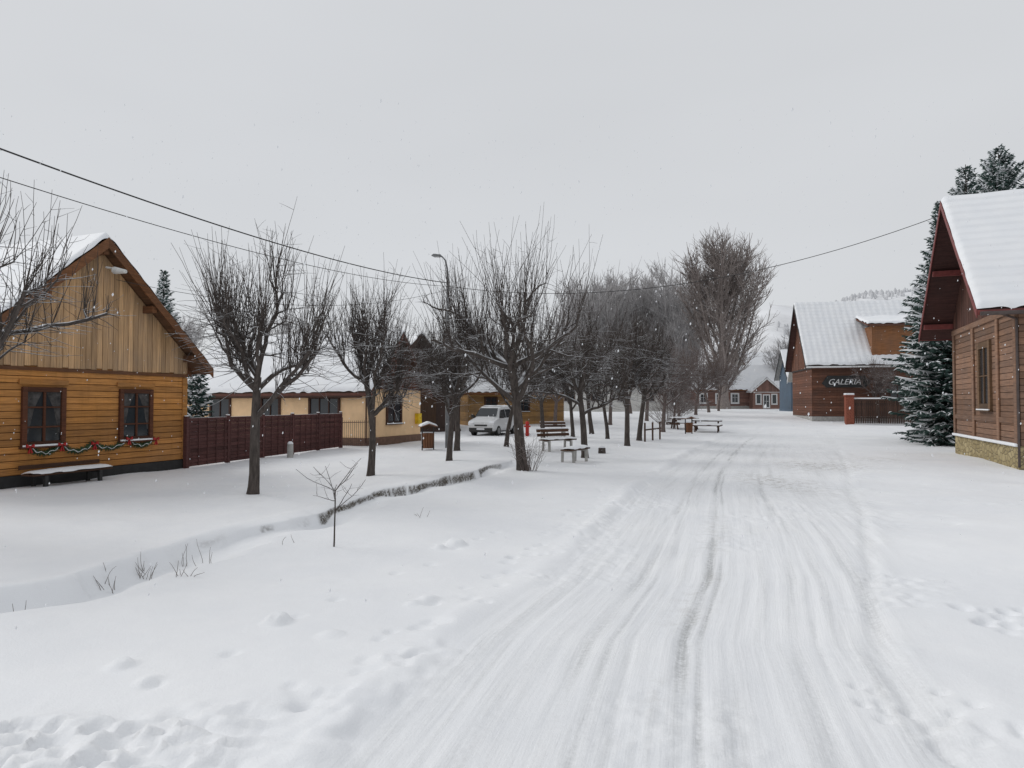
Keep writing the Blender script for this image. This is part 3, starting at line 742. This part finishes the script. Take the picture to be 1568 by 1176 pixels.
V = [pollard(31, 6.2, 1.6, 2.1, .11, 9, (0, 0), .85, "linden_v1", .3, lead=.5), pollard(32, 6.6, 1.9, 2.2, .12, 9, (.03, .02), .85, "linden_v2", .5, lead=.5, sl=1.2),
     pollard(33, 7.0, 2.1, 2.3, .12, 10, (-.03, 0), .8, "linden_v3", .7, lead=.5, sl=1.2)]
W_ = [pollard(31, 6.2, 1.9, 2.1, .11, 9, (0, 0), .8, "linden_w1", .4, mat=BARK2, lead=.5), pollard(35, 6.8, 2.2, 2.2, .12, 10, (.03, .02), .8, "linden_w2", .6, mat=BARK2, lead=.5, sl=1.2)]
for i, (px, D, s) in enumerate([(688, 23.9, .95), (700, 28.6, 1.0), (775, 31, .85), (960, 31.5, 1.1), (978, 36, 1.1), (832, 36, .95), (877, 41, 1.05), (906, 45, 1.2), (930, 38, .9)]):
    put("linden_tree", V[i % 3], (px-784)/1045*D, D, i*77, s)
for i, (px, D, s) in enumerate([(934, 53, 1.3), (1015, 46, 1.1), (1040, 60, 1.15), (1065, 66, 1.2), (990, 58, 1.35), (1085, 74, 1.2), (1032, 50, .8), (850, 52, 1.15), (740, 56, 1.2), (660, 50, 1.2),
                                (800, 62, 1.2), (965, 68, 1.4), (890, 64, 1.3), (1100, 84, 1.2), (1345, 55.8, .95), (560, 50, 1.3), (620, 58, 1.3)]):
    put("linden_tree", W_[i % 2], (px-784)/1045*D, D, i*61+20, s)
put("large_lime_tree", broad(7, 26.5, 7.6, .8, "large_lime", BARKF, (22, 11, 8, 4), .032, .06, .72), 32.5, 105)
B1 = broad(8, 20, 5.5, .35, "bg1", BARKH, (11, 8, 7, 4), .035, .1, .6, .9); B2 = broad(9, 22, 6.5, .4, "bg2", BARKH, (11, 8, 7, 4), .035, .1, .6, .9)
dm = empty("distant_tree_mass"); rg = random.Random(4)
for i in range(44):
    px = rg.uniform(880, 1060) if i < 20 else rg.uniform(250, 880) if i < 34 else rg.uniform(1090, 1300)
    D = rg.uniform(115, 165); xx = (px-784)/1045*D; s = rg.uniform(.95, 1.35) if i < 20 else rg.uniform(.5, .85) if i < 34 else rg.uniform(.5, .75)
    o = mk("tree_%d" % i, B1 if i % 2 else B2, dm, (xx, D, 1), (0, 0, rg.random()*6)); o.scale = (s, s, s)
spruce("spruce_tree", (20.35, 32.2, 0), 11.6, 2.45, 1, pw=.8)
spruce("spruce_tree", (25.9, 36, 0), 15.6, 5.4, 2, .30, pw=.75)
spruce("spruce_tree", (23.2, 34.6, 0), 14.2, 4.2, 5, .32, pw=.8)
spruce("spruce_tree", (-21, 41, 0), 10.0, 2.2, 3, .34)
spruce("spruce_tree", (-13.2, 28.5, 0), 3.6, 1.2, 4, .26)

def shrub(name, x_, y_, n, h, spread, seed, mat=BARK2, r=.008):
    rg = random.Random(seed); T = Tubes()
    for _ in range(n):
        a = rg.random()*6.28; rr = spread*rg.random()
        s = grow(rg, (math.cos(a)*rr*.4, math.sin(a)*rr*.4, -.05), unit((math.cos(a)*rr, math.sin(a)*rr, 1)), h*rg.uniform(.5, 1), 6, .1, .02)
        T.add(s, lin(r, r*.35, 7), 3)
        for _ in range(4):
            T.add(grow(rg, s[rg.randint(2, 5)], unit((rg.gauss(0, 1), rg.gauss(0, 1), .6)), h*.2, 3, .15, .05), lin(r*.5, r*.3, 4), 3)
    return put(name, T.mesh(name, mat), x_, y_)
shrub("bare_shrub", .5, 19.75, 34, 1.3, .5, 1); shrub("bare_shrub", 12.3, 54, 60, 3.0, 1.5, 2, r=.015); shrub("bare_shrub", 17, 70, 80, 3.5, 2.5, 3, r=.02)
shrub("bare_shrub", 20, 80, 80, 3.5, 3, 7, r=.02)
rg = random.Random(21); T = Tubes()
st = grow(rg, (0, 0, -.05), (0, 0, 1), .82, 6, .04, .05); T.add(st, lin(.013, .009, 7), 6)
for i in range(9):
    a = i*2.4; e = rg.uniform(.35, 1.0)
    b1_ = grow(rg, st[rg.randint(4, 6)], unit((math.cos(a), math.sin(a)*.7, e)), rg.uniform(.35, .65), 6, .12, .03); T.add(b1_, lin(.007, .003, 7), 4)
    for _ in range(3): T.add(grow(rg, b1_[rg.randint(2, 5)], unit((rg.gauss(0, 1), rg.gauss(0, 1), .6)), .2, 4, .15, .03), lin(.0035, .002, 5), 3)
put("young_sapling", T.mesh("sapling", BARK), -2.49, 9.6)
T = Tubes()
for cx, cy, n, hh in [(-3.95, 8.15, 4, .22), (-3.8, 8.2, 3, .2), (-1.55, 12.0, 4, .28), (-4.2, 9.3, 3, .3), (-5.0, 7.0, 3, .25), (-5.2, 6.6, 2, .2), (-4.75, 8.9, 12, .3), (-4.9, 8.3, 10, .25), (-4.5, 9.6, 4, .35), (-3.2, 9.9, 2, .25)]:
    for _ in range(n):
        x0 = cx+rg.gauss(0, .06); y0 = cy+rg.gauss(0, .06)
        T.add(grow(rg, (x0, y0, gz(x0, y0)-.02), unit((rg.gauss(0, .35), rg.gauss(0, .35), 1)), hh*rg.uniform(.5, 1.1), 5, .12, -.03), lin(.004, .002, 6), 3)
mk("dry_weeds", T.mesh("dry_weeds", simple("dry_stalk", (.09, .065, .045))))

# ------------------------------------------------------------------ street furniture
bench("park_bench", (1.9, 28.4, gz(1.9, 28.4)), 35, 1.7)
bench("park_bench", (2.15, 23.2, gz(2.15, 23.2)), 60, 1.5, back=False)
bench("park_bench", (2.6, 41.5, gz(2.6, 41)), 20, 1.7)
def picnic(loc, rz):
    r_ = empty("picnic_table", loc, rz); q = MB(BW)
    q.box(-1, 1, -.4, .4, .72, .77); q.box(-1, 1, -.95, -.65, .42, .47); q.box(-1, 1, .65, .95, .42, .47)
    for x_ in (-.75, .75):
        q.box(x_-.05, x_+.05, -.85, .85, .33, .41); q.extr([(-.75, -.2), (-.63, -.2), (-.2, .7), (-.32, .7)], x_-.04, x_+.04, 'x'); q.extr([(.75, -.2), (.63, -.2), (.2, .7), (.32, .7)], x_-.04, x_+.04, 'x')
    q.obj("table", r_, bevel=.008)
    for ya, yb, z in ((-.4, .4, .772), (-.95, -.65, .472), (.65, .95, .472)):
        snow_slab("snow", r_, (-1, yb, z), (1, yb, z), (1, ya, z), (-1, ya, z), .13, ridge_edge=True)
picnic((12.6, 50, gz(12.6, 50)), 10); picnic((13.4, 47, gz(13.4, 47)), -20)
ra = empty("wooden_railing", (6.9, 35.5, gz(7, 36)), 62); q = MB(BW); s_ = MB(SNOW)
for i in range(3): q.box(i*1.4-.04, i*1.4+.04, -.04, .04, -.3, .95); s_.box(i*1.4-.04, i*1.4+.04, -.04, .04, .953, 1.02)
q.box(0, 2.8, -.07, -.043, .55, .63)
q.obj("rail", ra, bevel=.01); s_.obj("snow_cap", ra, bevel=.02)
def bin_(loc):
    r_ = empty("wooden_litter_bin", loc, 20); q = MB(wood("bin_wood", (.22, .10, .05), True), SNOW, DARK)
    for i in range(12):
        a = i*math.pi/6; c_, s2 = math.cos(a)*.22, math.sin(a)*.22
        q.cyl((c_*.85, s2*.85, .08), (c_, s2, .72), .05, .055, 6, 0)
    q.cyl((0, 0, .1), (0, 0, .68), .19, .2, 12, 2); q.box(-.27, -.23, -.03, .03, -.2, 1.0, 2); q.box(.23, .27, -.03, .03, -.2, 1.0, 2)
    q.extr([(-.36, .98), (0, 1.1), (.36, .98), (.36, 1.01), (0, 1.13), (-.36, 1.01)], -.3, .3, 'y', 0); q.extr([(-.36, 1.015), (0, 1.135), (.36, 1.015), (.3, 1.1), (0, 1.22), (-.3, 1.1)], -.29, .29, 'y', 1)
    q.obj("bin", r_)
bin_((-3.6, 29.3, gz(-3.6, 29.3))); bin_((11.5, 44.5, gz(11.5, 44.5)))
hy = empty("fire_hydrant", (.95, 42.5, gz(.95, 42.5))); q = MB(simple("hydrant_red", (.5, .03, .02), .4))
q.cyl((0, 0, -.2), (0, 0, .75), .11, .11, 12); q.cyl((0, 0, .75), (0, 0, .92), .15, .08, 12); q.cyl((-.2, 0, .6), (.2, 0, .6), .055, n=10); q.cyl((0, 0, .1), (0, 0, .16), .16, n=12)
q.obj("hydrant_body", hy, bevel=.01)
q = empty("tree_stump", (3.55, 27.0, gz(3.55, 27))); b_ = MB(BARK); b_.cyl((0, 0, -.1), (0, 0, .22), .16, .14, 10); b_.obj("stump", q); b_ = MB(SNOW); b_.cyl((0, 0, .223), (0, 0, .3), .14, .09, 10); b_.obj("snow_cap", q, bevel=.02)
lx, ly = -2.84, 30.0; sl = empty("street_lamp", (lx, ly, gz(lx, ly)))
T = Tubes(); T.add([(0, 0, -.3), (0, 0, 4), (0, 0, 7.4), (-.02, 0, 7.9), (-.1, -.03, 8.25), (-.25, -.08, 8.42)], [.10, .085, .06, .04, .035, .03], 10)
mk("pole", T.mesh("pole", METAL, True), sl)
q = MB(METAL, WHT); q.extr([(-.22, 8.40), (-.30, 8.50), (-.62, 8.53), (-.72, 8.46), (-.62, 8.42)], -.13, .05, 'y', 0); q.box(-.6, -.32, -.1, .02, 8.385, 8.415, 1); q.obj("luminaire", sl, bevel=.01)
pw = wood("pole_wood", (.16, .12, .09), True)
up_ = empty("utility_pole", (-9.0, 10.5, gz(-9, 10.5))); q = MB(pw, METAL); q.cyl((0, 0, -.3), (0, 0, 6.8), .13, .1, 12); q.box(-.4, .4, -.06, .06, 6.1, 6.2, 1); q.obj("pole", up_)
def cable(name, a, b, sag, r):
    T = Tubes(); P = []
    for i in range(41):
        t = i/40; P.append((a[0]+(b[0]-a[0])*t, a[1]+(b[1]-a[1])*t, a[2]+(b[2]-a[2])*t-4*sag*t*(1-t)))
    T.add(P, [r]*41, 6); mk(name, T.mesh(name, DARK, True))
cable("overhead_cable", (-9, 10.5, 6.34), (lx, ly, 7.3), .38, .017)
cable("overhead_cable", (-9, 10.5, 5.84), (lx, ly, 7.15), .42, .009)
cable("overhead_cable", (lx, ly, 7.15), (15.3, 24.3, 8.7), 1.25, .012)
cable("overhead_cable", (-10.6, 18.2, 5.3), (lx, ly, 7.0), .7, .007)

# ------------------------------------------------------------------ van
def van(loc, rz):
    r_ = empty("parked_van", loc, rz); WP = simple("white_car_paint", (.62, .63, .64), .3, .5, .04); TY = simple("tyre_rubber", (.02, .02, .02), .9)
    S = [(-2.02, 1.35, .60), (-1.98, 1.66, .60), (-1.8, 1.80, .62), (-.6, 1.84, .62), (.45, 1.82, .62), (.72, 1.72, .60), (1.25, 1.18, .60), (1.35, 1.10, .66), (1.8, .98, .68), (1.97, .84, .66), (2.03, .6, .62)]
    q = MB(WP); rows = []
    for x_, zt, wt in S:
        k = len(q.v); zm = min(1.05, zt-.06); nar = .04 if abs(x_) > 1.9 else 0
        half = [(.80-nar, .30), (.87-nar, .42), (.88-nar, min(.7, zt-.12)), (.86-nar, zm), (wt+.06, zt-.05), (wt-.08, zt)]
        ring = [(x_, -a, z) for a, z in half]+[(x_, a, z) for a, z in half[::-1]]
        q.v += ring; rows.append(k)
    n = 12
    for a, b in zip(rows[:-1], rows[1:]):
        for i in range(n): q.f.append((a+i, a+(i+1) % n, b+(i+1) % n, b+i)); q.mi.append(0)
    q.f.append(tuple(rows[0]+i for i in range(n))); q.mi.append(0); q.f.append(tuple(rows[-1]+i for i in range(n))); q.mi.append(0)
    q.obj("body", r_, bevel=.02, smooth=False)
    g = MB(GLASS)
    g.poly([(.76, -.60, 1.70), (.76, .60, 1.70), (1.26, .70, 1.195), (1.26, -.70, 1.195)])
    for sg in (-1, 1):
        def sp(x_, z):
            t = (z-1.05)/.7; return (x_, sg*(.872-.17*t), z)
        g.poly([sp(.05, 1.1), sp(1.1, 1.1), sp(.68, 1.58), sp(.05, 1.62)])
        g.poly([sp(-.9, 1.1), sp(-.02, 1.1), sp(-.02, 1.62), sp(-.9, 1.62)])
    g.obj("windows", r_)
    d = MB(TY, METAL, simple("headlamp", (.7, .72, .75), .15, .8, .02), DARK)
    for x_ in (-1.3, 1.28):
        for sg in (-1, 1):
            d.cyl((x_, sg*.68, .31), (x_, sg*.895, .31), .31, n=20, m=0); d.cyl((x_, sg*.88, .31), (x_, sg*.905, .31), .2, n=16, m=1)
    d.box(1.98, 2.07, -.78, .78, .28, .5, 3); d.box(2.0, 2.045, -.42, .42, .60, .70, 3); d.box(2.045, 2.08, -.26, .26, .38, .48, 2)
    for sg in (-1, 1):
        d.extr([(1.80, .72), (2.035, .66), (2.03, .80), (1.88, .93)], sg*.5, sg*.86, 'y', 2)
        d.box(.95, 1.1, min(sg*.9, sg*1.1), max(sg*.9, sg*1.1), 1.08, 1.28, 3)
    d.obj("wheels_and_lamps", r_, bevel=.01, seg=1)
    q = MB(DARK); q.box(-1.95, 1.9, -.80, .80, .22, .30); q.obj("underbody", r_)
    snow_slab("roof_snow", r_, (-1.85, .55, 1.82), (.5, .55, 1.82), (.5, -.55, 1.82), (-1.85, -.55, 1.82), .05, ridge_edge=True)
van((-1.15, 43.6, gz(-1, 43.6)), -112)

# ------------------------------------------------------------------ falling snow
T = Tubes(); rg = random.Random(50)
for _ in range(3200):
    yy = 5+30*rg.random()**.8; xx = yy*rg.uniform(-.9, .9); zz = rg.uniform(.2, 2+yy*.45); r = rg.uniform(.004, .011)
    T.add([(xx, yy, zz-r*1.7), (xx+r*.4, yy, zz), (xx+r*.6, yy, zz+r*1.7)], [.001, r, .001], 5)
mk("falling_snow", T.mesh("falling_snow", SNOW))

# ------------------------------------------------------------------ light
w = bpy.data.worlds.new("World"); SC.world = w; w.use_nodes = True; nt = w.node_tree
bg = nt.nodes["Background"]; bg.inputs[1].default_value = .1
sky = nt.nodes.new("ShaderNodeTexSky"); sky.sky_type = 'NISHITA'; sky.sun_disc = False; sky.sun_elevation = R(38); sky.sun_rotation = R(-60)
tc = nt.nodes.new("ShaderNodeTexCoord"); mp = nt.nodes.new("ShaderNodeMapping"); mp.inputs["Scale"].default_value = (1, 1, 3)
ns = nt.nodes.new("ShaderNodeTexNoise"); ns.inputs["Scale"].default_value = 1.3; ns.inputs["Detail"].default_value = 3
nt.links.new(tc.outputs["Generated"], mp.inputs[0]); nt.links.new(mp.outputs[0], ns.inputs["Vector"])
rp = nt.nodes.new("ShaderNodeMapRange"); nt.links.new(ns.outputs["Fac"], rp.inputs[0])
for i, q in enumerate((.3, .7, 6.5, 7.0)): rp.inputs[i+1].default_value = q
vm = nt.nodes.new("ShaderNodeVectorMath"); vm.operation = 'SCALE'; vm.inputs[0].default_value = (.98, 1.0, 1.03); nt.links.new(rp.outputs[0], vm.inputs["Scale"])
mx = nt.nodes.new("ShaderNodeMix"); mx.data_type = 'RGBA'; mx.inputs[0].default_value = .95
nt.links.new(sky.outputs[0], mx.inputs[6]); nt.links.new(vm.outputs[0], mx.inputs[7]); nt.links.new(mx.outputs[2], bg.inputs[0])
ld = bpy.data.lights.new("sun", 'SUN'); ld.energy = 1.25; ld.angle = R(28); ld.color = (1, .98, .95)
lo = bpy.data.objects.new("sun", ld); COL.objects.link(lo)
d = Vector((math.sin(R(-60))*math.cos(R(38)), math.cos(R(-60))*math.cos(R(38)), math.sin(R(38))))
lo.rotation_euler = (-d).to_track_quat('-Z', 'Y').to_euler()

cam = bpy.data.cameras.new("camera"); co = bpy.data.objects.new("camera", cam); COL.objects.link(co)
co.location = (0, 0, 2.0); co.rotation_euler = (R(91.59), 0, 0); cam.lens = 24; cam.sensor_width = 36; cam.clip_start = .1; cam.clip_end = 3000
SC.camera = co
SC.view_settings.view_transform = 'Standard'; SC.view_settings.look = 'None'; SC.view_settings.exposure = 0
